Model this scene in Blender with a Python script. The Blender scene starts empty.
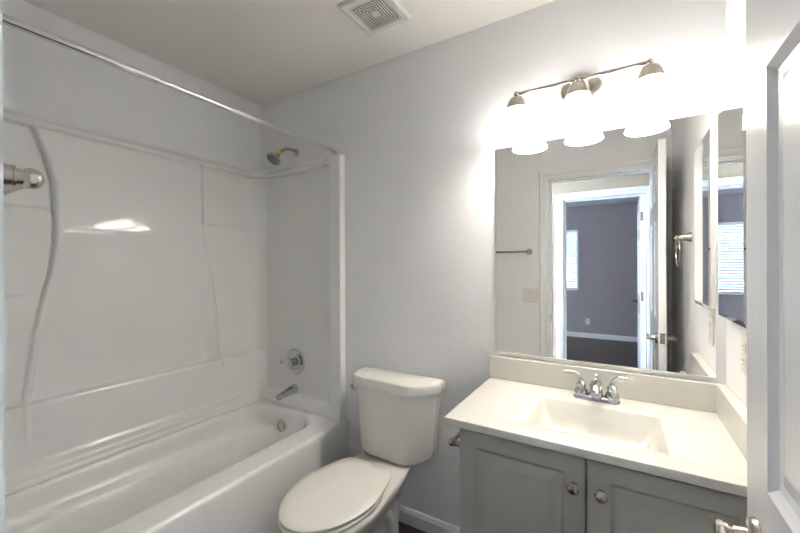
import bpy, bmesh, math
from mathutils import Vector, Matrix
R = math.radians
PI = math.pi
scn = bpy.context.scene
C = scn.collection

# ------------------------------------------------------------------ camera
CAMH = 1.3357
def make_camera():
    f, yaw, pit, rol = 364.11, R(31.296), R(-0.049), R(-0.219)
    F = Vector((-math.sin(yaw)*math.cos(pit), math.cos(yaw)*math.cos(pit), math.sin(pit)))
    Rt = Vector((math.cos(yaw), math.sin(yaw), 0)); U = Rt.cross(F)
    R2 = Rt*math.cos(rol) + U*math.sin(rol); U2 = -Rt*math.sin(rol) + U*math.cos(rol)
    cd = bpy.data.cameras.new('camera'); co = bpy.data.objects.new('camera', cd); C.objects.link(co)
    cd.sensor_width = 36; cd.sensor_fit = 'HORIZONTAL'; cd.lens = 36*f/800
    cd.clip_start = 0.02; cd.clip_end = 60
    M = Matrix((R2, U2, -F)).transposed().to_4x4(); M.translation = (0, 0, CAMH)
    co.matrix_world = M
    scn.camera = co
make_camera()

# ------------------------------------------------------------------ world, daylight, exposure
scn.view_settings.view_transform = 'Standard'
scn.view_settings.look = 'None'
scn.view_settings.gamma = 1
scn.view_settings.use_curve_mapping = False
scn.view_settings.exposure = 2.05
w = bpy.data.worlds.new('sky'); scn.world = w; w.use_nodes = True
w.node_tree.nodes['Background'].inputs[0].default_value = (0.72, 0.85, 1.0, 1)
w.node_tree.nodes['Background'].inputs[1].default_value = 0.7
LAMP = 3.7        # emission of the frosted glass shades
BULB = 1.1        # watts of each bulb inside its shade
HALL_ADDED_DAY = 155.0   # added daylight at the unseen hall window
BED_ADDED_DAY = 26.0     # added daylight at the unseen bedroom side window
def area(name, loc, rot, sx, sy, power, col):
    l = bpy.data.lights.new(name, 'AREA'); l.shape = 'RECTANGLE'; l.size = sx; l.size_y = sy
    l.energy = power; l.color = col
    o = bpy.data.objects.new(name, l); C.objects.link(o); o.location = loc; o.rotation_euler = rot
    return o
# area lamps added just outside the two unseen, made-up windows
area('hall_added_daylight', (-2.75, -0.52, 1.5), (0, R(-90), 0), 1.5, 0.8, HALL_ADDED_DAY, (0.60, 0.76, 1.0))
area('bedroom_added_daylight', (-3.3, -2.9, 1.45), (0, R(-90), 0), 1.1, 1.5, BED_ADDED_DAY, (0.70, 0.83, 1.0))

# ------------------------------------------------------------------ materials
MATS = {}
def mat(name, col, rough=0.5, metal=0.0, bump=None, coat=0.0, emis=None, var=None, spec=None, trans=0):
    m = bpy.data.materials.new(name); m.use_nodes = True
    nt = m.node_tree; b = nt.nodes['Principled BSDF']
    b.inputs['Base Color'].default_value = (*col, 1)
    b.inputs['Roughness'].default_value = rough
    b.inputs['Metallic'].default_value = metal
    b.inputs['Coat Weight'].default_value = coat
    b.inputs['Coat Roughness'].default_value = 0.06
    if spec is not None: b.inputs['Specular IOR Level'].default_value = spec
    if trans: b.inputs['Transmission Weight'].default_value = trans
    if emis:
        b.inputs['Emission Color'].default_value = (*emis[0], 1); b.inputs['Emission Strength'].default_value = emis[1]
    tc = nt.nodes.new('ShaderNodeTexCoord')
    if var:   # (scale, amount): slow tint variation of the surface itself
        n = nt.nodes.new('ShaderNodeTexNoise'); n.inputs['Scale'].default_value = var[0]; n.inputs['Detail'].default_value = 4
        mx = nt.nodes.new('ShaderNodeMix'); mx.data_type = 'RGBA'
        mx.inputs[6].default_value = (*[c*(1-var[1]) for c in col], 1); mx.inputs[7].default_value = (*[min(1, c*(1+var[1])) for c in col], 1)
        nt.links.new(tc.outputs['Object'], n.inputs['Vector']); nt.links.new(n.outputs['Fac'], mx.inputs[0])
        nt.links.new(mx.outputs[2], b.inputs['Base Color'])
    if bump:  # list of (scale, strength, distance, stretch)
        sc, st, ds, stretch = bump
        mp = nt.nodes.new('ShaderNodeMapping'); mp.inputs['Scale'].default_value = stretch
        n = nt.nodes.new('ShaderNodeTexNoise'); n.inputs['Scale'].default_value = sc; n.inputs['Detail'].default_value = 5
        n.inputs['Roughness'].default_value = 0.55
        bp = nt.nodes.new('ShaderNodeBump'); bp.inputs['Strength'].default_value = st; bp.inputs['Distance'].default_value = ds
        nt.links.new(tc.outputs['Object'], mp.inputs[0]); nt.links.new(mp.outputs[0], n.inputs['Vector'])
        nt.links.new(n.outputs['Fac'], bp.inputs['Height']); nt.links.new(bp.outputs[0], b.inputs['Normal'])
    MATS[name] = m
    return m
WALL = mat('wall_paint', (0.885, 0.887, 0.90), 0.62, bump=(26, 0.35, 0.006, (1, 1, 1)), var=(3, 0.012))
CEIL = mat('ceiling_paint', (0.87, 0.845, 0.80), 0.8, bump=(40, 0.3, 0.004, (1, 1, 1)))
BEDW = mat('bedroom_paint', (0.38, 0.335, 0.345), 0.75, bump=(30, 0.2, 0.004, (1, 1, 1)))
HALLW = mat('hall_paint', (0.33, 0.265, 0.19), 0.7, bump=(30, 0.2, 0.004, (1, 1, 1)))
TRIM = mat('trim_paint', (0.85, 0.85, 0.85), 0.3, var=(6, 0.01))
DOORP = mat('door_paint', (0.82, 0.825, 0.845), 0.27, bump=(9, 0.05, 0.01, (6, 6, 1)))
ACR = mat('white_acrylic', (0.90, 0.898, 0.885), 0.05, coat=0.0, var=(2, 0.008), bump=(5, 0.06, 0.01, (1, 1, 1)))
CHINA = mat('vitreous_china', (0.84, 0.815, 0.76), 0.1, coat=0.5, var=(5, 0.006))
SEATP = mat('seat_plastic', (0.84, 0.815, 0.755), 0.22, var=(5, 0.006))
MARB = mat('cultured_marble', (0.73, 0.71, 0.655), 0.16, coat=0.2, var=(7, 0.02))
GREYP = mat('grey_cabinet_paint', (0.40, 0.382, 0.347), 0.38, var=(4, 0.02))
NICK = mat('brushed_nickel', (0.50, 0.465, 0.42), 0.26, 1.0, var=(60, 0.05))
CHRO = mat('chrome', (0.52, 0.53, 0.55), 0.06, 1.0, var=(30, 0.01))
RODM = mat('satin_steel', (0.76, 0.76, 0.77), 0.16, 1.0, var=(30, 0.02))
MIRR = mat('silvered_glass', (0.95, 0.945, 0.925), 0.004, 1.0, var=(1, 0.002))
PLAS = mat('white_plastic', (0.78, 0.76, 0.71), 0.35, var=(8, 0.01))
VENTP = mat('vent_plastic', (0.74, 0.73, 0.69), 0.5, var=(8, 0.01))
DARK = mat('slot_shade', (0.03, 0.03, 0.032), 0.7, var=(20, 0.1))  # dark colour stands in for shade inside the vent and outlet slots
YEL = mat('yellow_tape', (0.62, 0.60, 0.03), 0.4, var=(60, 0.1))
NOZ = mat('grey_rubber', (0.17, 0.17, 0.18), 0.5, var=(60, 0.1))
FIN = mat('cabinet_interior', (0.25, 0.22, 0.19), 0.6, var=(6, 0.05))
SLAT = mat('blind_vinyl', (0.85, 0.87, 0.90), 0.5, var=(8, 0.01))
GLOW = mat('frosted_lamp_glass', (0.9, 0.88, 0.84), 0.35, emis=((1.0, 0.958, 0.895), LAMP), var=(8, 0.005))
def glass_mat():
    m = bpy.data.materials.new('window_glass'); m.use_nodes = True; nt = m.node_tree
    b = nt.nodes['Principled BSDF']; b.inputs['Transmission Weight'].default_value = 1; b.inputs['Roughness'].default_value = 0.0
    b.inputs['IOR'].default_value = 1.1; b.inputs['Base Color'].default_value = (0.95, 0.98, 1, 1)
    return m
GLASS = glass_mat()
def floor_mat():
    m = bpy.data.materials.new('dark_plank_floor'); m.use_nodes = True; nt = m.node_tree; b = nt.nodes['Principled BSDF']
    tc = nt.nodes.new('ShaderNodeTexCoord')
    br = nt.nodes.new('ShaderNodeTexBrick'); br.inputs['Scale'].default_value = 1
    br.inputs['Brick Width'].default_value = 1.2; br.inputs['Row Height'].default_value = 0.15; br.inputs['Mortar Size'].default_value = 0.002
    br.inputs['Color1'].default_value = (0.055, 0.036, 0.026, 1); br.inputs['Color2'].default_value = (0.085, 0.058, 0.042, 1)
    br.inputs['Mortar'].default_value = (0.015, 0.01, 0.008, 1)
    mp = nt.nodes.new('ShaderNodeMapping'); mp.inputs['Scale'].default_value = (2, 30, 2)
    n = nt.nodes.new('ShaderNodeTexNoise'); n.inputs['Scale'].default_value = 2.5; n.inputs['Detail'].default_value = 8
    mx = nt.nodes.new('ShaderNodeMix'); mx.data_type = 'RGBA'; mx.blend_type = 'MULTIPLY'; mx.inputs[0].default_value = 0.7
    rp = nt.nodes.new('ShaderNodeValToRGB'); rp.color_ramp.elements[0].position = 0.3; rp.color_ramp.elements[0].color = (0.45, 0.45, 0.45, 1)
    rp.color_ramp.elements[1].position = 0.7
    L = nt.links.new
    L(tc.outputs['Object'], br.inputs['Vector']); L(tc.outputs['Object'], mp.inputs[0]); L(mp.outputs[0], n.inputs['Vector'])
    L(n.outputs['Fac'], rp.inputs[0]); L(br.outputs['Color'], mx.inputs[6]); L(rp.outputs[0], mx.inputs[7]); L(mx.outputs[2], b.inputs['Base Color'])
    b.inputs['Roughness'].default_value = 0.28
    return m
FLOOR = floor_mat()

# ------------------------------------------------------------------ mesh helpers
def obj(name, bm, m, parent=None, smooth=False, bevel=0, seg=2, angle=40, recalc=True):
    if recalc: bmesh.ops.recalc_face_normals(bm, faces=bm.faces)
    me = bpy.data.meshes.new(name); bm.to_mesh(me); bm.free()
    o = bpy.data.objects.new(name, me); C.objects.link(o)
    ms = m if isinstance(m, (list, tuple)) else [m]
    for k in ms: me.materials.append(k)
    if smooth:
        for p in me.polygons: p.use_smooth = True
        me.set_sharp_from_angle(angle=R(angle))
    if bevel:
        b = o.modifiers.new('bevel', 'BEVEL'); b.width = bevel; b.segments = seg; b.limit_method = 'ANGLE'; b.angle_limit = R(35)
        b.harden_normals = False
        for p in me.polygons: p.use_smooth = True
        me.set_sharp_from_angle(angle=R(35))
    if parent is not None: o.parent = parent
    return o
def tag(o, label=None, cat=None, group=None, kind=None):
    if label: o['label'] = label
    if cat: o['category'] = cat
    if group: o['group'] = group
    if kind: o['kind'] = kind
    return o
def thing(name, label, cat, loc=(0, 0, 0), rz=0, group=None):
    o = bpy.data.objects.new(name, None); C.objects.link(o); o.location = loc; o.rotation_euler = (0, 0, rz)
    o.empty_display_size = 0.05
    return tag(o, label, cat, group)
def box(bm, x0, x1, y0, y1, z0, z1, mi=0):
    v = [bm.verts.new((x, y, z)) for z in (z0, z1) for x, y in ((x0, y0), (x1, y0), (x1, y1), (x0, y1))]
    for q in ((3, 2, 1, 0), (4, 5, 6, 7), (0, 1, 5, 4), (1, 2, 6, 5), (2, 3, 7, 6), (3, 0, 4, 7)):
        f = bm.faces.new([v[i] for i in q]); f.material_index = mi
    return v
def B(*a):
    bm = bmesh.new(); box(bm, *a); return bm
def loft(bm, loops, cap0=True, cap1=True, mi=0, close=True):
    vs = [[bm.verts.new(p) for p in lp] for lp in loops]
    n = len(vs[0])
    for a, b in zip(vs, vs[1:]):
        for i in range(n if close else n-1):
            j = (i+1) % n
            f = bm.faces.new((a[i], a[j], b[j], b[i])); f.material_index = mi
    if cap0: bm.faces.new(vs[0][::-1]).material_index = mi
    if cap1: bm.faces.new(vs[-1]).material_index = mi
    return vs
def frame_for(d):
    d = d.normalized(); a = Vector((0, 0, 1)) if abs(d.z) < 0.9 else Vector((1, 0, 0))
    u = d.cross(a).normalized(); return u, d.cross(u).normalized()
def tube(bm, pts, r, n=16, mi=0, flat=1.0):
    pts = [Vector(p) for p in pts]; rs = r if isinstance(r, (list, tuple)) else [r]*len(pts)
    loops = []; u = None
    for i, p in enumerate(pts):
        d = (pts[min(i+1, len(pts)-1)] - pts[max(i-1, 0)]).normalized()
        if u is None: u, v = frame_for(d)
        else:
            u = (u - d*u.dot(d)).normalized(); v = d.cross(u)
        loops.append([p + (u*math.cos(t) + v*math.sin(t)*flat)*rs[i] for t in (2*PI*k/n for k in range(n))])
    loft(bm, loops, mi=mi)
def lathe(bm, prof, o=(0, 0, 0), axis=(0, 0, 1), n=32, mi=0, cap=True):
    """prof: list of (radius, distance along axis)"""
    o = Vector(o); ax = Vector(axis).normalized(); u, v = frame_for(ax)
    loops = [[o + ax*h + (u*math.cos(t) + v*math.sin(t))*max(r, 1e-4) for t in (2*PI*k/n for k in range(n))] for r, h in prof]
    loft(bm, loops, cap0=cap, cap1=cap, mi=mi)
def sphere(bm, c, r, n=16, s=(1, 1, 1)):
    loops = []
    for i in range(1, n//2+0):
        a = PI*i/(n//2)
        loops.append([(c[0]+s[0]*r*math.sin(a)*math.cos(t), c[1]+s[1]*r*math.sin(a)*math.sin(t), c[2]-s[2]*r*math.cos(a)) for t in (2*PI*k/n for k in range(n))])
    loft(bm, loops)
def bez(p0, p1, p2, p3, n=12):
    P = [Vector(p) for p in (p0, p1, p2, p3)]
    return [P[0]*(1-t)**3 + P[1]*3*t*(1-t)**2 + P[2]*3*t*t*(1-t) + P[3]*t**3 for t in (i/n for i in range(n+1))]
def catmull(pts, k=6, closed=True):
    n = len(pts); out = []
    for i in range(n):
        p0, p1, p2, p3 = (Vector(pts[(i+j) % n]) for j in (-1, 0, 1, 2))
        for s in range(k):
            t = s/k
            out.append(0.5*((2*p1) + (p2-p0)*t + (2*p0-5*p1+4*p2-p3)*t*t + (3*p1-p0-3*p2+p3)*t**3))
    return out
def sstep(a, b, x):
    t = max(0, min(1, (x-a)/(b-a))) if b != a else (1 if x >= a else 0)
    return t*t*(3-2*t)
def rrect(x0, x1, y0, y1, r, z, n=8):
    """rounded rectangle loop; r may be (r_x0y0, r_x1y0, r_x1y1, r_x0y1)"""
    rr = r if isinstance(r, (list, tuple)) else (r,)*4
    out = []
    for (cx, cy, sx, sy, a0), q in zip(((x0, y0, 1, 1, 180), (x1, y0, -1, 1, 270), (x1, y1, -1, -1, 0), (x0, y1, 1, -1, 90)), rr):
        for k in range(n+1):
            a = R(a0 + 90*k/n)
            out.append(Vector((cx + sx*q + q*math.cos(a), cy + sy*q + q*math.sin(a), z)))
    return out
def paneled(bm, x0, x1, z0, z1, y_front, y_back, panels, prof, both=False):
    """slab in the xz plane with moulded panels; prof: list of (inset, depth)"""
    def side(yf, sgn):
        xs = sorted({x0, x1, *[p[0] for p in panels], *[p[1] for p in panels]})
        zs = sorted({z0, z1, *[p[2] for p in panels], *[p[3] for p in panels]})
        for xa, xb in zip(xs, xs[1:]):
            for za, zb in zip(zs, zs[1:]):
                if any(p[0] <= xa + 1e-6 and p[1] >= xb - 1e-6 and p[2] <= za + 1e-6 and p[3] >= zb - 1e-6 for p in panels): continue
                bm.faces.new([bm.verts.new(q) for q in ((xa, yf, za), (xb, yf, za), (xb, yf, zb), (xa, yf, zb))][::sgn])
        for a, b, c, d in panels:
            loops = [[(a, yf, c), (b, yf, c), (b, yf, d), (a, yf, d)]]
            for ins, dep in prof:
                y = yf + dep*sgn
                loops.append([(a+ins, y, c+ins), (b-ins, y, c+ins), (b-ins, y, d-ins), (a+ins, y, d-ins)])
            loops = [l[::sgn] for l in loops]
            loft(bm, loops, cap0=False, cap1=True)
    side(y_front, 1)
    if both: side(y_back, -1)
    else: bm.faces.new([bm.verts.new(q) for q in ((x1, y_back, z0), (x0, y_back, z0), (x0, y_back, z1), (x1, y_back, z1))])
    for q in (((x0, y_front, z0), (x0, y_front, z1), (x0, y_back, z1), (x0, y_back, z0)),
              ((x1, y_front, z1), (x1, y_front, z0), (x1, y_back, z0), (x1, y_back, z1)),
              ((x0, y_front, z1), (x1, y_front, z1), (x1, y_back, z1), (x0, y_back, z1)),
              ((x1, y_front, z0), (x0, y_front, z0), (x0, y_back, z0), (x1, y_back, z0))):
        bm.faces.new([bm.verts.new(p) for p in q])
    bmesh.ops.remove_doubles(bm, verts=bm.verts, dist=1e-5)
def structure(name, bm, m, **k):
    return tag(obj(name, bm, m, **k), kind='structure')
def wall_with_hole(x0, x1, y0, y1, z1, hx0, hx1, hz0, hz1):
    bm = bmesh.new()
    box(bm, x0, hx0, y0, y1, 0, z1); box(bm, hx1, x1, y0, y1, 0, z1); box(bm, hx0, hx1, y0, y1, hz1, z1)
    if hz0 > 0: box(bm, hx0, hx1, y0, y1, 0, hz0)
    return bm

# ------------------------------------------------------------------ dimensions
XL, XR, YF, YN = -2.11, 0.305, 1.636, 0.086    # left, right, far and near wall faces
YH = -0.034                                     # hall side of the near wall
H = 2.44
OX0, OX1, OZ = -0.508, 0.213, 2.035             # bathroom door opening
YB = -1.0; YB2 = -1.12                          # wall between the hall and the bedroom
BX0, BX1, BZ = -0.527, 0.203, 2.035             # bedroom door opening
YE = -4.28                                      # bedroom end wall

# ------------------------------------------------------------------ structure
structure('floor', B(-3.2, 1.6, YE-0.1, YF+0.1, -0.06, 0), FLOOR)
structure('ceiling', B(-2.7, 0.6, YH-0.02, YF+0.1, H, H+0.06), CEIL)
structure('wall_far', B(XL-0.1, XR+0.1, YF, YF+0.1, 0, H), WALL)
structure('wall_left', B(XL-0.1, XL, YH, YF, 0, H), WALL)
structure('wall_right', B(XR, XR+0.1, YH, YF, 0, H), WALL)
structure('wall_near', wall_with_hole(XL, XR, YH, YN, H, OX0, OX1, 0, OZ), WALL)
# hall
structure('ceiling_hall', B(-2.7, 1.6, YB2, YH-0.02, H, H+0.06), CEIL)
structure('wall_hall_bedroom', wall_with_hole(-2.7, 1.6, YB2, YB, H, BX0, BX1, 0, BZ), HALLW)
structure('wall_hall_right', B(1.5, 1.6, YB, YH, 0, H), HALLW)
structure('wall_hall_near_right', B(XR+0.1, 1.5, YH-0.02, YF+0.1, 0, H), HALLW)
structure('wall_hall_near_left', B(-2.6, XL-0.1, YH-0.02, YH+0.1, 0, H), HALLW)
bm = bmesh.new()
box(bm, -2.7, -2.6, YB, YH+0.1, 0, 0.7); box(bm, -2.7, -2.6, YB, YH+0.1, 2.25, H)
box(bm, -2.7, -2.6, YB, -0.94, 0.7, 2.25); box(bm, -2.7, -2.6, -0.1, YH+0.1, 0.7, 2.25)
structure('wall_hall_left', bm, HALLW)
# bedroom
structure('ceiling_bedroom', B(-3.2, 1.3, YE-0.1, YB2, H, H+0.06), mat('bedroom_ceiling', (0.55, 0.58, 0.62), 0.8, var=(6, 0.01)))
structure('wall_bedroom_end', wall_with_hole(-3.2, 1.3, YE-0.1, YE, H, -1.95, -0.685, 0.88, 2.005), BEDW)
bm = bmesh.new()
box(bm, -3.2, -3.1, YE, -3.7, 0, H); box(bm, -3.2, -3.1, -2.1, YB2, 0, H); box(bm, -3.2, -3.1, -3.7, -2.1, 0, 0.88); box(bm, -3.2, -3.1, -3.7, -2.1, 2.005, H)
structure('wall_bedroom_left', bm, BEDW)
structure('wall_bedroom_right', B(1.2, 1.3, YE, YB2, 0, H), BEDW)

def baseboard(name, x0, x1, y0, y1, n, h=0.082, t=0.013):
    """moulded board running from (x0,y0) to (x1,y1), n = inward normal"""
    a, b = Vector((x0, y0, 0)), Vector((x1, y1, 0)); n = Vector((*n, 0))
    prof = [(0, 0.001), (t, 0.001), (t, h*0.72), (t*0.75, h*0.80), (t*0.6, h*0.94), (t*0.3, h), (0, h)]
    bm = bmesh.new()
    loft(bm, [[p + n*q + Vector((0, 0, z)) for q, z in prof] for p in (a, b)])
    return structure(name, bm, TRIM)
baseboard('baseboard_far', -1.35, -0.465, YF, YF, (0, -1))
baseboard('baseboard_near', -1.345, OX0-0.07, YN, YN, (0, 1))
baseboard('baseboard_right', XR, XR, YN+0.02, 1.12, (-1, 0))
baseboard('baseboard_bedroom', -3.1, 1.2, YE, YE, (0, 1), 0.09)
baseboard('baseboard_hall', -2.6, BX0-0.08, YB, YB, (0, 1), 0.09)

def casing(name, x0, x1, zt, yw, n, wd=0.068, t=0.017, reveal=0.006, inner=0.55):
    """mitred door casing around an opening on the wall face yw, n = +1/-1 outward along y"""
    prof = [(0, 0.0), (0, t*inner), (wd*0.12, t*max(0.75, inner)), (wd*0.35, t*0.72), (wd*0.5, t), (wd*0.88, t), (wd, t*0.6), (wd, 0)]
    xa, xb, z = x0-reveal, x1+reveal, zt+reveal
    bm = bmesh.new(); loops = []
    for px, pz, sx, sz in ((xa, 0.001, -1, 0), (xa, z, -1, 1), (xb, z, 1, 1), (xb, 0.001, 1, 0)):
        loops.append([(px + sx*q, yw + n*(h+0.0005), pz + sz*q) for q, h in prof])
    loft(bm, loops)
    return structure(name, bm, TRIM)
def jamb(name, x0, x1, zt, ya, yb, stop_y):
    bm = bmesh.new(); t = 0.004
    box(bm, x0, x0+t, ya, yb, 0.001, zt); box(bm, x1-t, x1, ya, yb, 0.001, zt); box(bm, x0+t, x1-t, ya, yb, zt-t, zt)
    s = 0.011
    box(bm, x0+t, x0+t+s, stop_y, stop_y+0.03, 0.001, zt-t); box(bm, x1-t-s, x1-t, stop_y, stop_y+0.03, 0.001, zt-t)
    box(bm, x0+t+s, x1-t-s, stop_y, stop_y+0.03, zt-t-s, zt-t)
    return structure(name, bm, TRIM)
casing('trim_1', OX0, OX1, OZ, YN, 1, wd=0.064, t=0.0175, inner=0.92)
casing('trim_2', OX0, OX1, OZ, YH, -1)
jamb('trim_3', OX0, OX1, OZ, YH, YN, 0.01)
casing('trim_4', BX0, BX1, BZ, YB, 1)
casing('trim_5', BX0, BX1, BZ, YB2, -1)
jamb('trim_6', BX0, BX1, BZ, YB2, YB, -1.075)
o = obj('strike_plate', B(OX0+0.0041, OX0+0.0056, YN-0.042, YN-0.012, 0.875, 0.935), NICK)
tag(o, 'small metal latch strike on the white jamb of the bathroom doorway', 'strike plate')

def window_unit(tag_n, x0, x1, y0, y1, z0, z1, axis):
    """aluminium window: frame, mullion and pane; axis 'y' = lies in an xz wall"""
    fr = bmesh.new(); gl = bmesh.new(); t = 0.035
    def bx(bm, a0, a1, zz0, zz1, d0, d1):
        if axis == 'y': box(bm, a0, a1, d0, d1, zz0, zz1)
        else: box(bm, d0, d1, a0, a1, zz0, zz1)
    a0, a1 = (x0, x1) if axis == 'y' else (y0, y1); d0, d1 = (y0, y1) if axis == 'y' else (x0, x1)
    bx(fr, a0, a0+t, z0, z1, d0, d1); bx(fr, a1-t, a1, z0, z1, d0, d1)
    bx(fr, a0+t, a1-t, z0, z0+t, d0, d1); bx(fr, a0+t, a1-t, z1-t, z1, d0, d1)
    m = (a0+a1)/2; bx(fr, m-0.02, m+0.02, z0+t, z1-t, d0, d1)
    dm = (d0+d1)/2; bx(gl, a0+t, a1-t, z0+t, z1-t, dm-0.002, dm+0.002)
    o = structure(f'window_{tag_n}', fr, TRIM)
    p = obj('pane', gl, GLASS, o)
window_unit(1, -1.95, -0.685, YE-0.07, YE-0.03, 0.88, 2.005, 'y')
window_unit(3, -3.17, -3.13, -3.7, -2.1, 0.88, 2.005, 'x')  # unseen side window, added to let light into the bedroom
window_unit(2, -2.67, -2.63, -0.94, -0.1, 0.7, 2.25, 'x')  # unseen hall window, added to bring in the cool light on the door

# bedroom blinds
t = thing('window_blinds', 'white horizontal blinds in the bedroom window seen in the mirror', 'blinds', (-1.3, YE, 2.0))
obj('headrail', B(-0.61, 0.61, 0.004, 0.05, -0.045, -0.001), SLAT, t, bevel=0.003)
bm = bmesh.new()
for k in range(25):
    z = -0.075 - k*0.0425
    bx = box(bm, -0.605, 0.605, 0.006, 0.05, z, z+0.003)
    for v in bx: v.co.z += (v.co.y-0.028)*0.55
obj('slats', bm, SLAT, t)
obj('bottom_rail', B(-0.605, 0.605, 0.012, 0.045, -1.125, -1.11), SLAT, t)
bm = bmesh.new(); tube(bm, [(0.42, 0.056, -0.04), (0.42, 0.058, -0.7)], 0.004, 8)
obj('wand', bm, SLAT, t)

# ------------------------------------------------------------------ door leaves
PANPROF = [(0.006, 0.004), (0.014, 0.0085), (0.026, 0.0095), (0.05, 0.0035), (0.056, 0.003)]
def six_panel(w):
    st = 0.097; mull = 0.1; pw = (w - 2*st - mull)/2
    cols = [(st, st+pw), (st+pw+mull, w-st)]
    rows = [(0.22, 0.82), (1.015, 1.615), (1.715, 1.93)]
    return [(a, b, c, d) for a, b in cols for c, d in rows]
HZ = 0.924
def lever(parent, y0, n, xh, toward):
    """rose, neck and lever on the door face at y0, n outward, lever pointing along x by toward"""
    h = tag(obj('door_handle', (lambda b: (lathe(b, [(0.026, 0), (0.031, 0.002), (0.031, 0.006), (0.027, 0.011), (0.014, 0.014), (0.012, 0.03)], (xh, y0, HZ), (0, n, 0)), b)[1])(bmesh.new()), NICK, parent, smooth=True), 'satin nickel lever handle')
    bm = bmesh.new()
    p = [(xh, y0+n*0.026, HZ), (xh, y0+n*0.035, HZ), (xh, y0+n*0.036, HZ), (xh, y0+n*0.050, HZ), (xh, y0+n*0.052, HZ)]
    tube(bm, p, [0.009, 0.009, 0.0125, 0.0125, 0.009], 18)
    lv = []
    for dx, hh, q in ((-0.012, 0.009, 0.0055), (-0.010, 0.0115, 0.007), (0.012, 0.0115, 0.007), (0.05, 0.0095, 0.006), (0.095, 0.0085, 0.0055), (0.112, 0.0075, 0.0045), (0.114, 0.005, 0.003)):
        lv.append([(xh+toward*dx, y0+n*(0.0435)+q*math.cos(a), HZ+hh*math.sin(a)) for a in (2*PI*k/16 for k in range(16))])
    loft(bm, lv)
    obj('lever', bm, NICK, h, smooth=True)
def door_leaf(name, w, loc, rz, knuckle_y):
    """local x: 0 = latch edge to w = hinge edge; local y 0..0.035 thick"""
    bm = bmesh.new()
    paneled(bm, 0, w, 0.012, 2.03, 0, 0.035, six_panel(w), PANPROF, both=True)
    o = structure(name, bm, DOORP); o.location = loc; o.rotation_euler = (0, 0, rz)
    lever(o, 0, -1, 0.062, 1); lever(o, 0.035, 1, 0.062, 1)
    obj('latch_plate', B(-0.0012, 0.0, 0.006, 0.029, 0.903, 0.961), NICK, o)
    bm = bmesh.new(); box(bm, -0.010, -0.001, 0.011, 0.023, 0.922, 0.942); obj('latch_bolt', bm, NICK, o, bevel=0.002)
    for z in (0.2, 1.02, 1.83):
        bm = bmesh.new(); tube(bm, [(w+0.004, knuckle_y, z-0.045), (w+0.004, knuckle_y, z+0.045)], 0.0055, 12)
        box(bm, w-0.0, w+0.0015, 0.004, 0.031, z-0.044, z+0.044); obj('hinge', bm, NICK, o)
    return o
# bathroom leaf stands open 90 degrees: local +x -> world -y ; local +y -> world +x
LX = 0.1746
door_leaf('door_1', 0.712, (LX, 0.802, 0), R(-90), 0.040)
# bedroom leaf opened into the bedroom
door_leaf('door_2', 0.712, (0.196, -1.852, 0), R(90), -0.004)

# ------------------------------------------------------------------ shower surround (moulded panels above the tub)
TX = -1.366            # front edge of the surround
TH = 0.46              # tub rim height
ST = 1.984            # top of the surround
def interp(tab, z):
    if z <= tab[0][0]: return tab[0][1]
    for (a, p), (b, q) in zip(tab, tab[1:]):
        if z <= b: return p + (q-p)*(z-a)/(b-a)
    return tab[-1][1]
LCV = [(0.60, 0.458), (0.76, 0.455), (0.853, 0.469), (0.96, 0.481), (1.07, 0.491), (1.21, 0.517), (1.32, 0.545), (1.42, 0.557), (1.49, 0.561), (1.60, 0.563), (1.71, 0.559), (1.83, 0.529), (1.93, 0.493)]
RCV = [(0.60, 1.33), (0.786, 1.316), (0.868, 1.299), (1.02, 1.287), (1.23, 1.263), (1.40, 1.228), (1.50, 1.212), (1.58, 1.204), (1.93, 1.206)]
def h_end(q, z):
    """thickness of the end panels; q = distance from the corner along the end wall"""
    e = 0.045 - 0.010*sstep(1.45, 1.92, z)*sstep(0.66, 0.50, q)
    inset = sstep(1.931, 1.922, z)*sstep(0.0, 0.012, 0.665-q)*sstep(0.52, 0.545, z)
    e -= 0.018*inset
    e -= 0.006*math.exp(-((z-1.923)/0.006)**2)*sstep(0.0, 0.012, 0.665-q)
    return e
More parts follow.
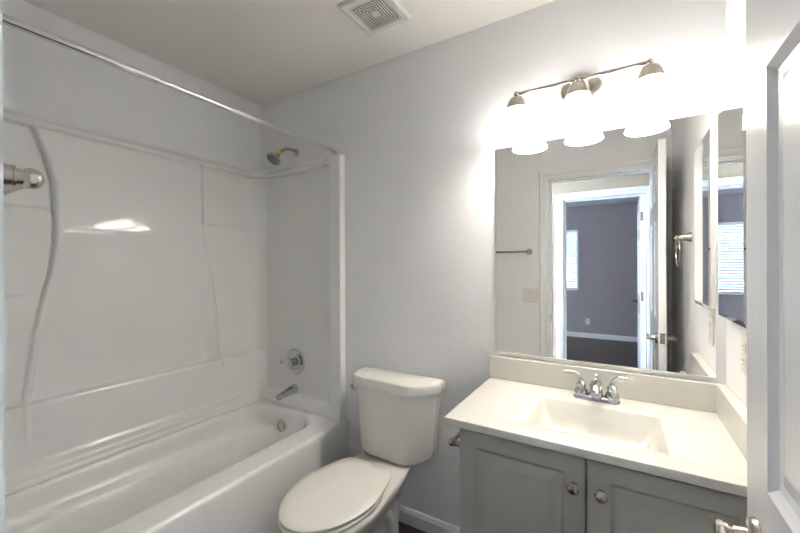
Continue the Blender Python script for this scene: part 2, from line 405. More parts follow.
def h_back(y, z):
    yc = (0.131+1.59)/2
    l, r = interp(LCV, z), interp(RCV, z)
    base = 0.040
    below = sstep(1.931, 1.922, z)
    # three shallow shelves in the columns either side of the centre panel
    thin = 1 - 0.45*sstep(1.45, 1.92, z)
    def edge(z0, rr=0.035):    # shelf line with rounded corners beside the centre panel
        d = min(max((l-y) if y < l else (y-r), 0), rr)
        return z0 - (rr - math.sqrt(max(rr*rr-(rr-d)**2, 0)))
    def ramp(a, b): return max(0, min(1, (a-z)/(a-b)))
    e1, e2 = edge(1.588), edge(1.222, 0.015)
    col = 0.020 + 0.010*sstep(e1+0.006, e1-0.006, z) + 0.010*ramp(1.58, 1.23)
    col += 0.004*sstep(e2+0.005, e2-0.005, z) + 0.008*ramp(1.21, 0.80)
    col += 0.020*sstep(0.792, 0.776, z)
    # centre panel, slightly hollow towards its foot, with a narrow ledge that bows forward
    c = 0.053
    yy = (y-l)/(r-l)
    hollow = 0.034*sstep(1.15, 0.80, z)*sstep(0.0, 0.35, yy)*sstep(1.02, 0.9, yy)
    c -= hollow
    low = 0.076 - 0.004*sstep(0.78, 0.56, z)
    c = c*(1-sstep(0.795, 0.775, z)) + low*sstep(0.795, 0.775, z)
    lc = sstep(l-0.002, l+0.006, y)
    wd_ = 0.008 + 0.022*sstep(1.56, 1.62, z)
    rc = sstep(r+wd_, r-0.008, y)
    if z < 0.60: lc = 1
    lip = (0.006*math.exp(-((y-l-0.014)/0.007)**2) - 0.004*math.exp(-((y-l+0.001)/0.004)**2))*sstep(0.62, 0.7, z)*below
    lip += 0.009*math.exp(-((y-r+0.004)/0.008)**2)*sstep(0.70, 0.8, z)*sstep(1.60, 1.52, z)
    m = lc*rc
    h = (c*m + col*(1-m))*thin + lip
    if z < 0.785:
        h = max(h, 0.072)
    # the outer ends of the columns swell back to the band
    h = base*(1-below) + h*below - 0.006*math.exp(-((z-1.923)/0.004)**2)
    return max(h, 0.006)
def surround():
    ya, yb = YN+0.045, YF-0.045
    zs = []
    z = 0.462
    while z < ST-1e-6:
        zs.append(z)
        fine = any(abs(z-c) < 0.04 for c in (0.785, 1.22, 1.585, 1.928)) or z < 0.56
        z += (0.0025 if abs(z-1.925) < 0.018 else 0.004) if fine else 0.014
    zs.append(ST)
    # path samples: (kind, value)
    rad = 0.045
    path = []
    xs = [TX]; x = TX
    while x > XL+0.055+rad:
        x -= 0.006 if x > TX-0.13 else 0.03
        path.append(('near', x))
    path = [('near', TX), ('near', TX-0.002)] + path
    L0 = XL + 0.055
    near = [p for p in path if p[1] > L0+rad]
    arcs = 9
    seq = list(near) + [('arcn', k/arcs) for k in range(arcs+1)]
    y = ya+rad
    while y < yb-rad:
        fine = 0.43 < y < 0.60 or 1.18 < y < 1.36
        y += 0.0035 if fine else 0.0125
        if y < yb-rad: seq.append(('back', y))
    seq += [('arcf', k/arcs) for k in range(arcs+1)]
    seq += [('far', p[1]) for p in reversed(near)]
    def flare(z): # foot of the panels rolls out onto the tub deck in three small ridges
        return 0.009*sstep(0.552, 0.535, z) + 0.006*sstep(0.512, 0.502, z) + 0.006*sstep(0.484, 0.474, z)
    loops = []
    for z in zs:
        lp = []
        tp = sstep(1.934, ST, z); te = sstep(1.966, 1.983, z)
        for k, v in seq:
            fl = flare(z)
            if k in ('near', 'far'):
                h = h_end(abs(v-(XL)), z) + fl*0.4
                w_ = sstep(TX-0.06, TX-0.16, v)
                h *= 1 - 0.985*(tp*w_ + te*(1-w_))
                lp.append((v, YF-h if k == 'far' else YN+h, z))
            elif k == 'back':
                lp.append((XL + (h_back(v, z) + fl*0.8)*(1-0.98*tp), v, z))
            else:
                # blend thickness around the corner arc
                yc_ = (yb-rad) if k == 'arcf' else (ya+rad)
                hb = h_back(yc_, z) + fl*0.8; he = h_end(0.15, z) + fl*0.5
                hb *= 1-0.98*tp; he *= 1-0.985*tp
                cx, cy = L0+rad, yc_
                if k == 'arcf': a = PI - v*PI/2; t = v
                else: a = 1.5*PI - v*PI/2; t = 1-v
                # t: 0 at the back wall, 1 at the end wall
                px, py = cx + rad*math.cos(a), cy + rad*math.sin(a)
                px += (hb-0.055)*(1-t); py += (-1 if k == 'arcf' else 1)*(he-0.045)*t
                lp.append((px, py, z))
        loops.append(lp)
    bm = bmesh.new()
    vs = loft(bm, loops, cap0=False, cap1=False, close=False)
    # top return to the wall, and the two front edges
    top = vs[-1]; back = []
    for (k, v), t in zip(seq, top):
        x, y = t.co.x, t.co.y
        if k in ('near', 'arcn'): y = YN+0.001
        if k in ('far', 'arcf'): y = YF-0.001
        if k in ('back', 'arcn', 'arcf'): x = XL+0.001
        back.append(bm.verts.new((x, y, ST)))
    for i in range(len(top)-1):
        try: bm.faces.new((top[i], top[i+1], back[i+1], back[i]))
        except ValueError: pass
    for i, yw in ((0, YN+0.001), (-1, YF-0.001)):
        prev = None
        for row in vs:
            a = row[i]; b = bm.verts.new((TX, yw, a.co.z))
            if prev: bm.faces.new((prev[0], a, b, prev[1]))
            prev = (a, b)
    o = obj('shower_surround', bm, ACR, smooth=True, angle=55)
    return tag(o, 'glossy white moulded shower wall surround with shallow shelves above the tub', 'shower surround')
surround()

# ------------------------------------------------------------------ bathtub
t = thing('bathtub', 'white built-in bathtub with smooth front apron along the left wall', 'bathtub', (0, 0, 0))
ax0, ax1, ay0, ay1 = XL+0.002, -1.342, YN+0.002, YF-0.002
def rr(x0, x1, y0, y1, r, z): return rrect(x0, x1, y0, y1, r, z, 10)
def ramp(lp, z0):   # back rim sits slightly proud of the front rim
    return lp
S = 0.002
loops = [rr(ax0, ax1-0.012, ay0, ay1, S, 0.001), rr(ax0, ax1-0.012, ay0, ay1, S, 0.06), rr(ax0, ax1-0.006, ay0, ay1, S, 0.10), rr(ax0, ax1-0.001, ay0, ay1, (S, .004, .004, S), TH-0.024)]
for k in range(1, 8):
    a = k/7*PI/2
    d = 0.018*(1-math.cos(a)); loops.append(rr(ax0, ax1-0.001-d, ay0, ay1, (S, .004, .004, S), TH-0.018+0.018*math.sin(a)))
bx0, bx1, by0, by1 = -2.012, -1.478, 0.225, 1.545
for ins, dz in ((-0.014, 0), (-0.004, -0.002), (0.006, -0.008), (0.014, -0.020), (0.020, -0.040)):
    loops.append(rr(bx0+ins*0.5, bx1-ins, by0+ins, by1-ins, (.14, .14, .15, .15), TH+dz))
loops += [rr(bx0+0.016, bx1-0.030, by0+0.05, by1-0.026, (.15, .15, .15, .15), 0.385),
          rr(bx0+0.022, bx1-0.036, by0+0.075, by1-0.034, (.15, .15, .15, .15), 0.362),
          rr(bx0+0.034, bx1-0.038, by0+0.085, by1-0.038, (.15, .14, .14, .15), 0.349),
          rr(bx0+0.066, bx1-0.040, by0+0.100, by1-0.042, (.14, .14, .14, .16), 0.345),
          rr(bx0+0.078, bx1-0.044, by0+0.11, by1-0.046, (.14, .14, .14, .16), 0.333),
          rr(bx0+0.092, bx1-0.060, by0+0.19, by1-0.068, (.14, .14, .14, .16), 0.22),
          rr(bx0+0.115, bx1-0.075, by0+0.25, by1-0.085, (.13, .13, .13, .13), 0.14),
          rr(bx0+0.150, bx1-0.110, by0+0.30, by1-0.120, (.10, .10, .10, .10), 0.105),
          rr(bx0+0.210, bx1-0.160, by0+0.37, by1-0.180, (.07, .07, .07, .07), 0.098)]
bm = bmesh.new(); loft(bm, loops, cap0=False)
obj('basin', bm, ACR, t, smooth=True, angle=60)
bm = bmesh.new(); lathe(bm, [(0.036, 0), (0.036, 0.003), (0.030, 0.008), (0.012, 0.010), (0.002, 0.0085)], (-1.762, by1-0.036, 0.372), (0.0, -1, 0.08), 28)
for s in (-1, 1): lathe(bm, [(0.005, 0.008), (0.004, 0.0115), (0.001, 0.012)], (-1.762, by1-0.036, 0.372+0.016*s), (0, -1, 0.08), 10)
o = obj('overflow_plate', bm, NICK, t, smooth=True); o['label'] = 'round brushed metal overflow plate'
bm = bmesh.new(); lathe(bm, [(0.035, 0), (0.033, 0.003), (0.02, 0.004), (0.018, 0.001)], (-1.76, 1.29, 0.0985), (0, 0, 1), 24)
obj('drain', bm, CHRO, t, smooth=True)

# tub spout, valve, shower head
WF = YF-0.031   # face of the recessed end panel
t = thing('tub_spout', 'chrome tub spout below the round shower valve', 'tub spout', (-1.745, WF, 0.572))
bm = bmesh.new()
lp = []
for y, r, z, fl in ((0, 0.029, 0, 1), (-0.006, 0.031, 0, 1), (-0.02, 0.030, -0.001, 1), (-0.06, 0.026, -0.004, 0.95), (-0.10, 0.0215, -0.008, 0.9), (-0.125, 0.019, -0.012, 0.9), (-0.138, 0.015, -0.014, 0.85), (-0.142, 0.008, -0.015, 0.8)):
    lp.append([(r*math.cos(a), y-0.0005, z + r*fl*math.sin(a)) for a in (2*PI*k/24 for k in range(24))])
loft(bm, lp); obj('spout_body', bm, CHRO, t, smooth=True)
bm = bmesh.new(); lathe(bm, [(0.014, 0), (0.0145, -0.012), (0.011, -0.0125)], (0, -0.122, -0.018), (0, 0, 1), 16); obj('outlet', bm, CHRO, t, smooth=True)
t = thing('shower_valve', 'round chrome shower valve with lever knob on the white end panel', 'shower valve', (-1.745, WF, 0.742))
bm = bmesh.new(); lathe(bm, [(0.080, 0.0005), (0.081, 0.004), (0.078, 0.008), (0.070, 0.009), (0.052, 0.006), (0.046, 0.010), (0.030, 0.014)], (0, 0, 0), (0, -1, 0), 40)
obj('escutcheon', bm, CHRO, t, smooth=True)
bm = bmesh.new(); lathe(bm, [(0.024, 0.012), (0.024, 0.035), (0.030, 0.040), (0.033, 0.052), (0.031, 0.064), (0.020, 0.070), (0.002, 0.071)], (0, 0, 0), (0, -1, 0), 24)
k = obj('knob', bm, CHRO, t, smooth=True)
bm = bmesh.new(); tube(bm, [(-0.020, -0.052, 0.0), (-0.045, -0.056, 0.002), (-0.066, -0.058, 0.003), (-0.070, -0.058, 0.003)], [0.010, 0.009, 0.010, 0.005], 12)
obj('knob_lever', bm, CHRO, k, smooth=True)
t = thing('wall_shower', 'chrome shower head on a bent arm above the tub surround', 'shower head', (-1.756, YF, 2.062))
bm = bmesh.new(); lathe(bm, [(0.030, 0.0005), (0.030, 0.003), (0.022, 0.010), (0.011, 0.013)], (0, 0, 0), (0, -1, 0), 24); obj('flange', bm, NICK, t, smooth=True)
arm = [(0, -0.004, 0), (0, -0.03, 0.002)] + [tuple(p) for p in bez((0, -0.04, 0.002), (0, -0.08, 0.004), (-0.004, -0.095, -0.004), (-0.010, -0.128, -0.036), 8)]
bm = bmesh.new(); tube(bm, arm, 0.0095, 14); obj('arm', bm, mat('shower_arm_nickel', (0.46, 0.40, 0.36), 0.25, 1.0, var=(40, 0.05)), t, smooth=True)
d = Vector((-0.010, -0.128, -0.036)); ax = Vector((-0.10, -0.62, -0.74)).normalized()
bm = bmesh.new(); lathe(bm, [(0.0115, 0), (0.0118, 0.018)], d - ax*0.004, ax, 16)
o = obj('thread_tape', bm, YEL, t, smooth=True); o['label'] = 'yellow thread tape collar'
bm = bmesh.new(); lathe(bm, [(0.011, 0.014), (0.015, 0.018), (0.015, 0.026), (0.018, 0.034), (0.034, 0.046), (0.044, 0.056), (0.046, 0.066), (0.043, 0.071), (0.040, 0.070)], d, ax, 32)
hd = obj('head', bm, CHRO, t, smooth=True)
u, v = frame_for(ax); bm = bmesh.new()
lathe(bm, [(0.0395, 0.0695), (0.0395, 0.0705)], d, ax, 32)
for rad, n in ((0.012, 5), (0.024, 9), (0.034, 14)):
    for i in range(n):
        a = 2*PI*i/n; lathe(bm, [(0.0028, 0.070), (0.0018, 0.074)], d + (u*math.cos(a)+v*math.sin(a))*rad, ax, 6)
obj('spray_face', bm, NOZ, hd, smooth=True)
bm = bmesh.new(); tube(bm, [d + ax*0.062 + Vector((0.035, 0, -0.020)), d + ax*0.066 + Vector((0.045, 0, -0.028))], 0.004, 8); obj('spray_tab', bm, CHRO, hd)

# shower curtain rod
t = thing('shower_curtain_rod', 'straight satin metal tension rod across the top of the shower opening', 'curtain rod', (-1.43, YN, 2.011))
bm = bmesh.new(); tube(bm, [(0, 0.575, 0), (0, YF-YN-0.008, 0)], 0.0115, 20); obj('inner_tube', bm, RODM, t, smooth=True)
bm = bmesh.new(); tube(bm, [(0, 0.008, 0), (0, 0.578, 0)], 0.0135, 20); lathe(bm, [(0.0135, 0.57), (0.0147, 0.573), (0.0147, 0.584), (0.0118, 0.586)], (0, 0, 0), (0, 1, 0), 20)
obj('outer_tube', bm, RODM, t, smooth=True)
for y, s in ((0.001, 1), (YF-YN-0.001, -1)):
    bm = bmesh.new(); lathe(bm, [(0.022, 0), (0.0245, 0.006), (0.0245, 0.014), (0.019, 0.022), (0.014, 0.027)], (0, y, 0), (0, s, 0), 24); obj('end_cap', bm, RODM, t, smooth=True)

# ------------------------------------------------------------------ toilet
t = thing('toilet', 'white two-piece toilet with closed elongated lid between tub and vanity', 'toilet', (-0.982, YF, 0))
def egg(f, b, wf, wr, z, mid, cx=0, n=48, pr=3.0, taper=0.8):
    """f, b distances from the wall of front and back; wf half width; rear is a squarer curve of half width wr"""
    out = []
    for k in range(n):
        a = 2*PI*k/n; c, s = math.cos(a), math.sin(a)
        if s <= 0:   # front half
            x = wf*c; y = mid + (f-mid)*(-s)
        else:
            e = 2/pr
            wv = abs(c)**e*math.copysign(1, c)
            yy = abs(s)**e
            ww = wf + (wr-wf)*yy**taper
            x = ww*wv; y = mid - (mid-b)*yy
        p = Vector((x+cx, -y, z))
        out.append(p)
    return out
BR = 0
bm = bmesh.new()
lv = [(0.64, 0.12, 0.105, 0.105, 0.001, 0.34), (0.64, 0.12, 0.105, 0.105, 0.02, 0.34), (0.62, 0.12, 0.098, 0.095, 0.05, 0.34),
      (0.60, 0.11, 0.092, 0.085, 0.12, 0.36), (0.62, 0.09, 0.098, 0.085, 0.19, 0.40), (0.665, 0.07, 0.115, 0.095, 0.25, 0.43),
      (0.71, 0.05, 0.142, 0.112, 0.30, 0.46), (0.745, 0.035, 0.162, 0.132, 0.34, 0.48), (0.763, 0.03, 0.176, 0.148, 0.37, 0.49),
      (0.767, 0.03, 0.180, 0.153, 0.385, 0.49), (0.763, 0.034, 0.177, 0.151, 0.395, 0.49), (0.753, 0.042, 0.170, 0.144, 0.400, 0.49)]
loft(bm, [egg(*q[:5], q[5]) for q in lv])
bowl = obj('bowl', bm, CHINA, t, smooth=True, angle=70); bowl.rotation_euler = (0, 0, BR)
for sx in (-1, 1):
    bm = bmesh.new(); lathe(bm, [(0.017, 0.0), (0.016, 0.012), (0.010, 0.020), (0.002, 0.022)], (sx*0.095, -0.30, 0.021), (0, 0, 1), 16); obj('bolt_cap', bm, CHINA, bowl, smooth=True)
bm = bmesh.new()   # trapway bulge on the sides of the pedestal
for sx in (-1, 1):
    pts = bez((sx*0.066, -0.53, 0.13), (sx*0.080, -0.42, 0.34), (sx*0.078, -0.28, 0.33), (sx*0.070, -0.23, 0.10), 12)
    tube(bm, pts, [0.030+0.012*math.sin(PI*i/12) for i in range(13)], 14)
obj('trapway', bm, CHINA, bowl, smooth=True)
bm = bmesh.new(); sd = [egg(f, b, wf, wr, z, 0.50, pr=3.0, taper=1.6) for f, b, wf, wr, z in ((0.770, 0.305, 0.172, 0.110, 0.4012), (0.774, 0.302, 0.175, 0.113, 0.406), (0.774, 0.302, 0.175, 0.113, 0.414), (0.768, 0.306, 0.170, 0.109, 0.419))]
loft(bm, sd); obj('seat', bm, SEATP, bowl, smooth=True)
bm = bmesh.new(); sd = [egg(f, b, wf, wr, z, 0.50, pr=p, taper=1.5, n=80) for f, b, wf, wr, z, p in ((0.762, 0.288, 0.172, 0.116, 0.4215, 9), (0.768, 0.284, 0.177, 0.120, 0.426, 9), (0.769, 0.283, 0.178, 0.121, 0.435, 9), (0.762, 0.288, 0.173, 0.116, 0.440, 9), (0.72, 0.33, 0.140, 0.09, 0.4435, 4), (0.57, 0.44, 0.05, 0.04, 0.4448, 3))]
loft(bm, sd); obj('lid', bm, SEATP, bowl, smooth=True, angle=50)
for sx in (-1, 1):
    bm = bmesh.new(); tube(bm, [(sx*0.055, -0.291, 0.412), (sx*0.095, -0.291, 0.412)], 0.010, 14)
    obj('lid_hinge', bm, SEATP, bowl, smooth=True)
TO = [(-0.235, 0.012), (-0.244, 0.05), (-0.238, 0.110), (-0.205, 0.165), (-0.13, 0.193), (-0.05, 0.196), (0.05, 0.199), (0.12, 0.203), (0.165, 0.185), (0.215, 0.135), (0.244, 0.075), (0.240, 0.03), (0.232, 0.012), (0.12, 0.010), (-0.12, 0.010)]
def outline(sx, d0, sy, z, k=5):
    pts = catmull([(x*sx, -(d0 + y*sy), 0) for x, y in TO], k)
    return [Vector((p.x, p.y, z)) for p in pts]
bm = bmesh.new()
loft(bm, [outline(0.66, 0.03, 0.72, 0.402), outline(0.75, 0.022, 0.83, 0.408), outline(0.79, 0.016, 0.88, 0.422), outline(0.805, 0.014, 0.90, 0.45), outline(0.86, 0.012, 0.925, 0.60), outline(0.915, 0.011, 0.94, 0.735)])
tk = obj('tank', bm, CHINA, t, smooth=True, angle=55); tk.location.x = 0.012
bm = bmesh.new()
loft(bm, [outline(0.94, 0.010, 0.95, 0.7355), outline(0.985, 0.006, 0.985, 0.738), outline(1.0, 0.004, 1.0, 0.745), outline(1.0, 0.004, 1.0, 0.768), outline(0.992, 0.006, 0.99, 0.778), outline(0.97, 0.010, 0.965, 0.785), outline(0.90, 0.02, 0.90, 0.788)])
o = obj('tank_lid', bm, CHINA, t, smooth=True, angle=50); o.location.x = 0.010
bm = bmesh.new(); lathe(bm, [(0.011, 0), (0.011, 0.010), (0.008, 0.014)], (-0.196, -0.166, 0.722), (-0.4, -0.9, 0), 16)
tube(bm, [(-0.202, -0.178, 0.722), (-0.190, -0.188, 0.722), (-0.165, -0.198, 0.721)], [0.006, 0.005, 0.006], 10)
fl = obj('flush_lever', bm, CHRO, t, smooth=True); fl['label'] = 'small chrome flush lever'
# supply valve on the wall behind the toilet
# ------------------------------------------------------------------ vanity
CT = 0.8305
t = thing('vanity_cabinet', 'grey painted two-door vanity cabinet under the white sink top', 'vanity cabinet', (0, 0, 0))
VX0, VX1, VY = -0.463, XR-0.003, 1.158
bm = bmesh.new(); 
for a in ((VX0, VX0+0.016, VY, YF-0.002), (VX1-0.016, VX1, VY, YF-0.002), (VX0+0.016, VX1-0.016, YF-0.012, YF-0.002)): box(bm, *a, 0.10, 0.8025)
box(bm, VX0+0.016, VX1-0.016, VY, YF-0.012, 0.10, 0.116)
for a in ((VX0+0.016, VX0+0.04, 0.116, 0.8025), (VX1-0.04, VX1-0.016, 0.116, 0.8025), (VX0+0.04, VX1-0.04, 0.775, 0.8025), (-0.10, -0.07, 0.116, 0.775)): box(bm, a[0], a[1], VY, VY+0.018, a[2], a[3])
box(bm, VX0+0.002, VX1, VY+0.065, YF-0.002, 0.001, 0.10)
obj('body', bm, GREYP, t)
CP = [(0.003, 0.004), (0.010, 0.0105), (0.020, 0.0105), (0.038, 0.002), (0.042, 0.0012)]
for x0, x1, kx in ((VX0+0.001, -0.0885, -0.118), (-0.0825, VX1-0.012, -0.049)):
    bm = bmesh.new(); paneled(bm, x0, x1, 0.115, 0.793, VY-0.020, VY-0.0008, [(x0+0.055, x1-0.055, 0.165, 0.743)], CP)
    d = obj('door', bm, GREYP, t, bevel=0.0015)
    bm = bmesh.new(); lathe(bm, [(0.009, 0.0), (0.008, 0.004), (0.0065, 0.012), (0.010, 0.017), (0.0155, 0.021), (0.0165, 0.025), (0.0135, 0.029), (0.0125, 0.0285), (0.010, 0.031), (0.002, 0.032)], (kx, VY-0.0195, 0.712), (0, -1, 0), 28)
    k = obj('knob', bm, NICK, d, smooth=True); k['label'] = 'round brushed nickel knob'

# toilet paper holder on the side of the cabinet
t = thing('toilet_paper_holder', 'empty nickel toilet paper holder on the side of the grey vanity', 'toilet paper holder', (VX0, 1.30, 0.700))
for y in (-0.08, 0.08):
    bm = bmesh.new(); lathe(bm, [(0.025, 0.0005), (0.024, 0.005), (0.016, 0.014), (0.011, 0.030), (0.0095, 0.045), (0.012, 0.048), (0.012, 0.051)], (0, y, 0), (-1, 0, 0), 20)
    sphere(bm, (-0.062, y, 0), 0.0145, 16)
    obj('post', bm, NICK, t, smooth=True)
bm = bmesh.new(); tube(bm, [(-0.062, -0.070, 0), (-0.062, 0.070, 0)], 0.008, 14); obj('roller', bm, NICK, t, smooth=True)

# countertop with rectangular basin and splashes
t = thing('countertop', 'white cultured marble vanity top with integral rectangular sink', 'countertop', (0, 0, 0))
cx0, cx1, cy0, cy1 = -0.511, XR-0.001, 1.118, YF-0.001
bm = bmesh.new()
def r4(x0, x1, y0, y1, z, r=0.004): return rrect(x0, x1, y0, y1, r, z, 4)
loops = [r4(cx0+0.004, cx1, cy0+0.004, cy1, 0.8035, .003), r4(cx0, cx1, cy0, cy1, 0.8065, .003), r4(cx0, cx1, cy0, cy1, CT-0.004, .003), r4(cx0+0.0012, cx1-0.001, cy0+0.0012, cy1, CT-0.0012, .003), r4(cx0+0.004, cx1-0.001, cy0+0.004, cy1-0.001, CT, .003)]
sx0, sx1, sy0, sy1 = -0.270, 0.110, 1.207, 1.492
for i, z, r in ((-0.003, 0, 0.012), (0.0, -0.0015, 0.012), (0.003, -0.006, 0.012), (0.010, -0.045, 0.018), (0.022, -0.085, 0.03), (0.042, -0.105, 0.035), (0.075, -0.114, 0.03)):
    k = max(i, 0)
    loops.append(r4(sx0+i+k*0.35, sx1-i-k*0.3, sy0+i, sy1-i-k*0.9, CT+z, r))
loft(bm, loops, cap0=False)
top = obj('top_slab', bm, MARB, t, smooth=True, angle=35)
bm = bmesh.new(); lathe(bm, [(0.026, 0.0), (0.024, 0.0025), (0.018, 0.003), (0.016, 0.0005), (0.002, 0.001)], (-0.075, 1.33, CT-0.1138), (0, 0, 1), 24); obj('drain', bm, CHRO, t, smooth=True)
obj('backsplash', B(cx0, cx1, YF-0.020, YF-0.001, CT+0.0003, 0.930), MARB, t, bevel=0.003)
obj('side_splash', B(0.2735, cx1, cy0, YF-0.0203, CT+0.0003, 0.930), MARB, t, bevel=0.003)

# faucet
t = thing('sink_faucet', 'chrome two-handle faucet on the back of the sink top', 'faucet', (-0.082, 1.553, CT+0.0005))
bm = bmesh.new()
loft(bm, [rrect(-0.078, 0.078, -0.027, 0.027, 0.0265, 0, 8), rrect(-0.078, 0.078, -0.027, 0.027, 0.0265, 0.006, 8), rrect(-0.072, 0.072, -0.022, 0.022, 0.0215, 0.014, 8), rrect(-0.060, 0.060, -0.017, 0.017, 0.0165, 0.017, 8)])
obj('base', bm, CHRO, t, smooth=True, angle=60)
bm = bmesh.new()
sp = [(0, 0.002, 0.012), (0, 0.001, 0.030), (0, -0.004, 0.050), (0, -0.022, 0.064), (0, -0.052, 0.064), (0, -0.080, 0.054), (0, -0.092, 0.044)]
tube(bm, sp, [0.026, 0.022, 0.021, 0.021, 0.019, 0.0165, 0.0145], 20, flat=1.0)
lathe(bm, [(0.004, 0.0), (0.004, 0.022), (0.007, 0.026), (0.007, 0.031), (0.003, 0.034)], (0, 0.010, 0.060), (0, 0, 1), 12)
obj('spout', bm, CHRO, t, smooth=True, angle=60)
for s in (-1, 1):
    bm = bmesh.new(); lathe(bm, [(0.0235, 0.010), (0.0245, 0.020), (0.0215, 0.032), (0.0150, 0.040), (0.0165, 0.046), (0.0165, 0.054), (0.0110, 0.060), (0.0080, 0.063)], (s*0.051, 0, 0), (0, 0, 1), 22)
    hb = obj('handle', bm, CHRO, t, smooth=True)
    pts = bez((s*0.051, 0, 0.055), (s*0.051, 0, 0.080), (s*0.058, 0.0, 0.092), (s*0.078, -0.002, 0.093), 8) + [Vector((s*0.095, -0.003, 0.092)), Vector((s*0.112, -0.004, 0.091)), Vector((s*0.116, -0.004, 0.091))]
    n = len(pts); bm = bmesh.new(); tube(bm, pts, [0.0095, 0.008, 0.007, 0.0062, 0.0058, 0.0056, 0.0056, 0.0058, 0.0062, 0.0072, 0.0064, 0.003][:n], 12); obj('lever', bm, CHRO, hb, smooth=True)

# ------------------------------------------------------------------ wall mirror
MX0, MX1, MZ0, MZ1 = -0.4846, 0.2764, 0.9473, 1.8605
t = thing('wall_mirror', 'large frameless rectangular mirror on the wall above the sink', 'mirror', (0, 0, 0))
obj('glass', B(MX0, MX1, YF-0.006, YF-0.0008, MZ0, MZ1), MIRR, t)
bm = bmesh.new()
box(bm, MX0, MX1, YF-0.0085, YF-0.0005, MZ0-0.007, MZ0-0.0003); box(bm, MX0, MX1, YF-0.0085, YF-0.0063, MZ0-0.0003, MZ0+0.002)
obj('channel', bm, PLAS, t)
for x in (-0.385, 0.185):
    bm = bmesh.new(); box(bm, x-0.008, x+0.008, YF-0.0105, YF-0.0087, MZ0-0.006, MZ0+0.010); obj('clip', bm, PLAS, t, bevel=0.001)

# medicine cabinet on the right wall
t = thing('medicine_cabinet', 'small tall mirror-fronted cabinet on the right wall, at right angles to the large mirror', 'medicine cabinet', (XR, 1.408, 1.50))
obj('body', B(-0.030, -0.0005, -0.153, 0.153, -0.322, 0.322), PLAS, t)
bm = bmesh.new(); b = 0.013
loft(bm, [[(x, sy*y, sz*z) for sy, sz in ((-1, -1), (1, -1), (1, 1), (-1, 1))] for x, y, z in ((-0.0305, 0.158, 0.327), (-0.0325, 0.158, 0.327), (-0.0355, 0.158-b, 0.327-b))])
md = obj('mirror_door', bm, MIRR, t)

# ------------------------------------------------------------------ vanity light
BZ_, BY_ = 2.030, 1.507
t = thing('vanity_light', 'three-lamp nickel vanity light with lit frosted bell shades above the mirror', 'wall light', (-0.137, YF, BZ_))
bm = bmesh.new()
lp = []
for k, y in ((0.96, -0.0008), (1.0, -0.006), (0.97, -0.016), (0.86, -0.023), (0.5, -0.027)):
    lp.append([(0.077*k*math.cos(a), y, 0.010+0.060*k*math.sin(a)) for a in (2*PI*i/40 for i in range(40))])
loft(bm, lp); obj('backplate', bm, NICK, t, smooth=True)
bm = bmesh.new()
for s in (-1, 1): tube(bm, [(s*0.028, -0.02, 0.006), (s*0.026, -0.09, 0.004), (s*0.022, BY_-YF, 0.0)], 0.0055, 12)
obj('arm', bm, NICK, t, smooth=True)
bm = bmesh.new(); y = BY_-YF; tube(bm, [(-0.224, y, 0.0), (0.224, y, 0.0)], 0.0065, 14)
obj('bar', bm, NICK, t, smooth=True)
for x in (-0.224, 0, 0.224):
    bm = bmesh.new(); sphere(bm, (x, y, 0), 0.0115, 14)
    lathe(bm, [(0.008, -0.006), (0.013, -0.011), (0.025, -0.018), (0.034, -0.032), (0.040, -0.050), (0.0425, -0.062)], (x, y, 0), (0, 0, 1), 28)
    obj('socket_cup', bm, NICK, t, smooth=True)
    bm = bmesh.new(); pr = [(0.036, -0.052), (0.040, -0.056), (0.044, -0.070), (0.050, -0.090), (0.057, -0.110), (0.066, -0.132), (0.074, -0.148), (0.0765, -0.154), (0.0745, -0.155), (0.070, -0.148), (0.062, -0.132), (0.052, -0.108), (0.044, -0.085), (0.036, -0.062), (0.02, -0.058)]
    lathe(bm, pr, (x, y, 0), (0, 0, 1), 32)
    bl = bpy.data.lights.new('bulb', 'POINT'); bl.energy = BULB; bl.shadow_soft_size = 0.022; bl.color = (1.0, 0.958, 0.895)
    bo = bpy.data.objects.new('bulb', bl); C.objects.link(bo); bo.parent = t; bo.location = (x, y, -0.095)
    sh = obj('glass_shade', bm, GLOW, t, smooth=True, angle=60); sh['label'] = 'frosted white bell shade, lit'

# ------------------------------------------------------------------ ceiling vent
t = thing('ceiling_vent', 'square white exhaust fan grille with nested slots on the ceiling', 'vent', (-0.905, 1.295, H))
bm = bmesh.new()
def sqring(bm, a, b, z0, z1, mi=0):
    for x0, x1, y0, y1 in ((-b, b, -b, -a), (-b, b, a, b), (-b, -a, -a, a), (a, b, -a, a)): box(bm, x0, x1, y0, y1, z0, z1)
lp = [[(sx*q, sy*q, z) for sx, sy in ((-1, -1), (1, -1), (1, 1), (-1, 1))] for q, z in ((0.116, -0.0005), (0.116, -0.004), (0.106, -0.013), (0.082, -0.014), (0.082, -0.006))]
loft(bm, lp, cap0=False, cap1=False); obj('frame', bm, VENTP, t)
obj('shade_sheet', B(-0.082, 0.082, -0.082, 0.082, -0.004, -0.001), DARK, t)  # thin dark sheet standing in for the shade behind the louvres
bm = bmesh.new(); q = 0.0785
while q > 0.02:
    sqring(bm, q-0.0060, q, -0.0135, -0.0105); q -= 0.0118
box(bm, -q, q, -q, q, -0.0135, -0.0105); obj('louvres', bm, VENTP, t)

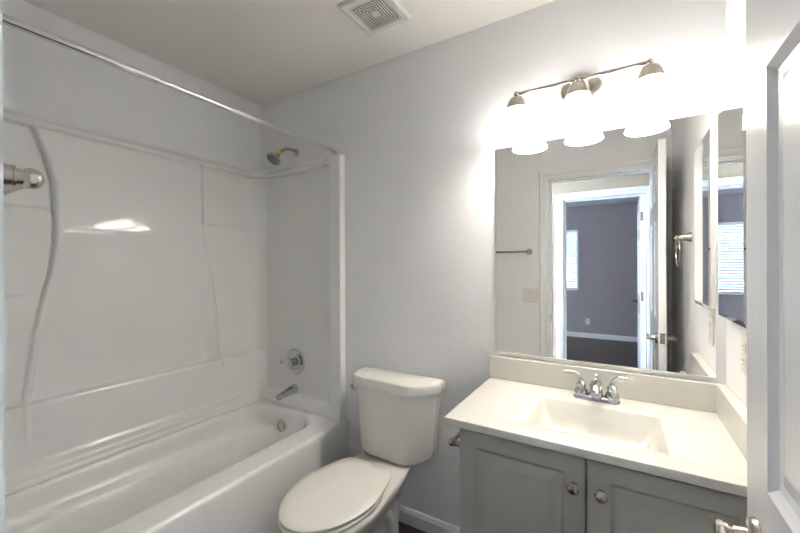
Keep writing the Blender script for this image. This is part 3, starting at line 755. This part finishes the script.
# ------------------------------------------------------------------ towel bar on the near wall, ring on the right wall
def bell_post(bm, o, n, L, k=1.0):
    lathe(bm, [(r*k, h*L) for r, h in ((0.0265, 0.0005), (0.0265, 0.003), (0.0238, 0.010), (0.0195, 0.022), (0.0155, 0.036), (0.0132, 0.047), (0.0140, 0.0475), (0.0140, 0.050), (0.0112, 0.0505), (0.0105, 0.057))], o, n, 28)
    sphere(bm, tuple(Vector(o) + Vector(n)*0.064*L), 0.0135*k, 20)
t = thing('towel_bar', 'brushed nickel towel bar on the wall left of the doorway', 'towel bar', (-0.66, YN, 1.452))
for x in (0, -0.61):
    bm = bmesh.new(); bell_post(bm, (x, 0, 0), (0, 1, 0), 1.10); obj('post', bm, NICK, t, smooth=True)
bm = bmesh.new(); tube(bm, [(-0.012, 0.0704, 0), (-0.598, 0.0704, 0)], 0.008, 16); obj('bar', bm, NICK, t, smooth=True)
t = thing('towel_ring', 'nickel towel ring on the right wall between the open door and medicine cabinet', 'towel ring', (XR, 0.91, 1.478))
bm = bmesh.new(); bell_post(bm, (0, 0, 0), (-1, 0, 0), 0.9, 0.95); obj('post', bm, NICK, t, smooth=True)
bm = bmesh.new(); r0 = 0.070; n = 40
lp = [[Vector((-0.056, 0, -0.076)) + Vector((0, math.sin(a), math.cos(a)))*(r0 + 0.0048*math.cos(b)) + Vector((0.0048*math.sin(b), 0, 0)) for b in (2*PI*j/10 for j in range(10))] for a in (2*PI*i/n for i in range(n+1))]
loft(bm, lp, False, False); bmesh.ops.remove_doubles(bm, verts=bm.verts, dist=1e-5); obj('ring', bm, NICK, t, smooth=True)

# ------------------------------------------------------------------ switches and outlets (local: face looks along +y)
def plate(name, label, cat, loc, rz, gangs, kind):
    t = thing(name, label, cat, loc, rz)
    wd = 0.070 + 0.046*(gangs-1)
    obj('cover', B(-wd/2, wd/2, 0.0005, 0.006, -0.057, 0.057), PLAS, t, bevel=0.003)
    for g in range(gangs):
        x = (g-(gangs-1)/2)*0.046
        if kind == 'switch':
            bm = bmesh.new(); v = box(bm, x-0.0165, x+0.0165, 0.0062, 0.0085, -0.033, 0.033)
            for q in v:
                if q.co.y > 0.008 and q.co.z > 0: q.co.y += 0.003
            obj('rocker', bm, PLAS, t, bevel=0.001)
        else:
            for z in (-0.02, 0.02):
                bm = bmesh.new(); loft(bm, [[Vector((p.x, yy, p.y)) for p in rrect(x-0.017, x+0.017, z-0.014, z+0.014, 0.010, 0, 5)] for yy in (0.006, 0.0078)])
                s = obj('socket', bm, PLAS, t, recalc=True)
                bm = bmesh.new(); box(bm, x-0.007, x-0.005, 0.0077, 0.0081, z-0.001, z+0.007); box(bm, x+0.005, x+0.007, 0.0077, 0.0081, z-0.001, z+0.006); box(bm, x-0.002, x+0.002, 0.0077, 0.0081, z-0.010, z-0.006)
                obj('slot', bm, DARK, s)
    return t
plate('light_switch', 'double white light switch beside the bathroom door frame seen in the mirror', 'light switch', (-0.652, YN, 1.087), 0, 2, 'switch')
plate('power_outlet', 'white outlet on the right wall just above the side splash', 'outlet', (XR, 1.40, 1.08), R(90), 1, 'outlet')
plate('power_outlet', 'white outlet low on the bedroom wall seen in the mirror', 'outlet', (-0.535, YE, 0.305), 0, 1, 'outlet')
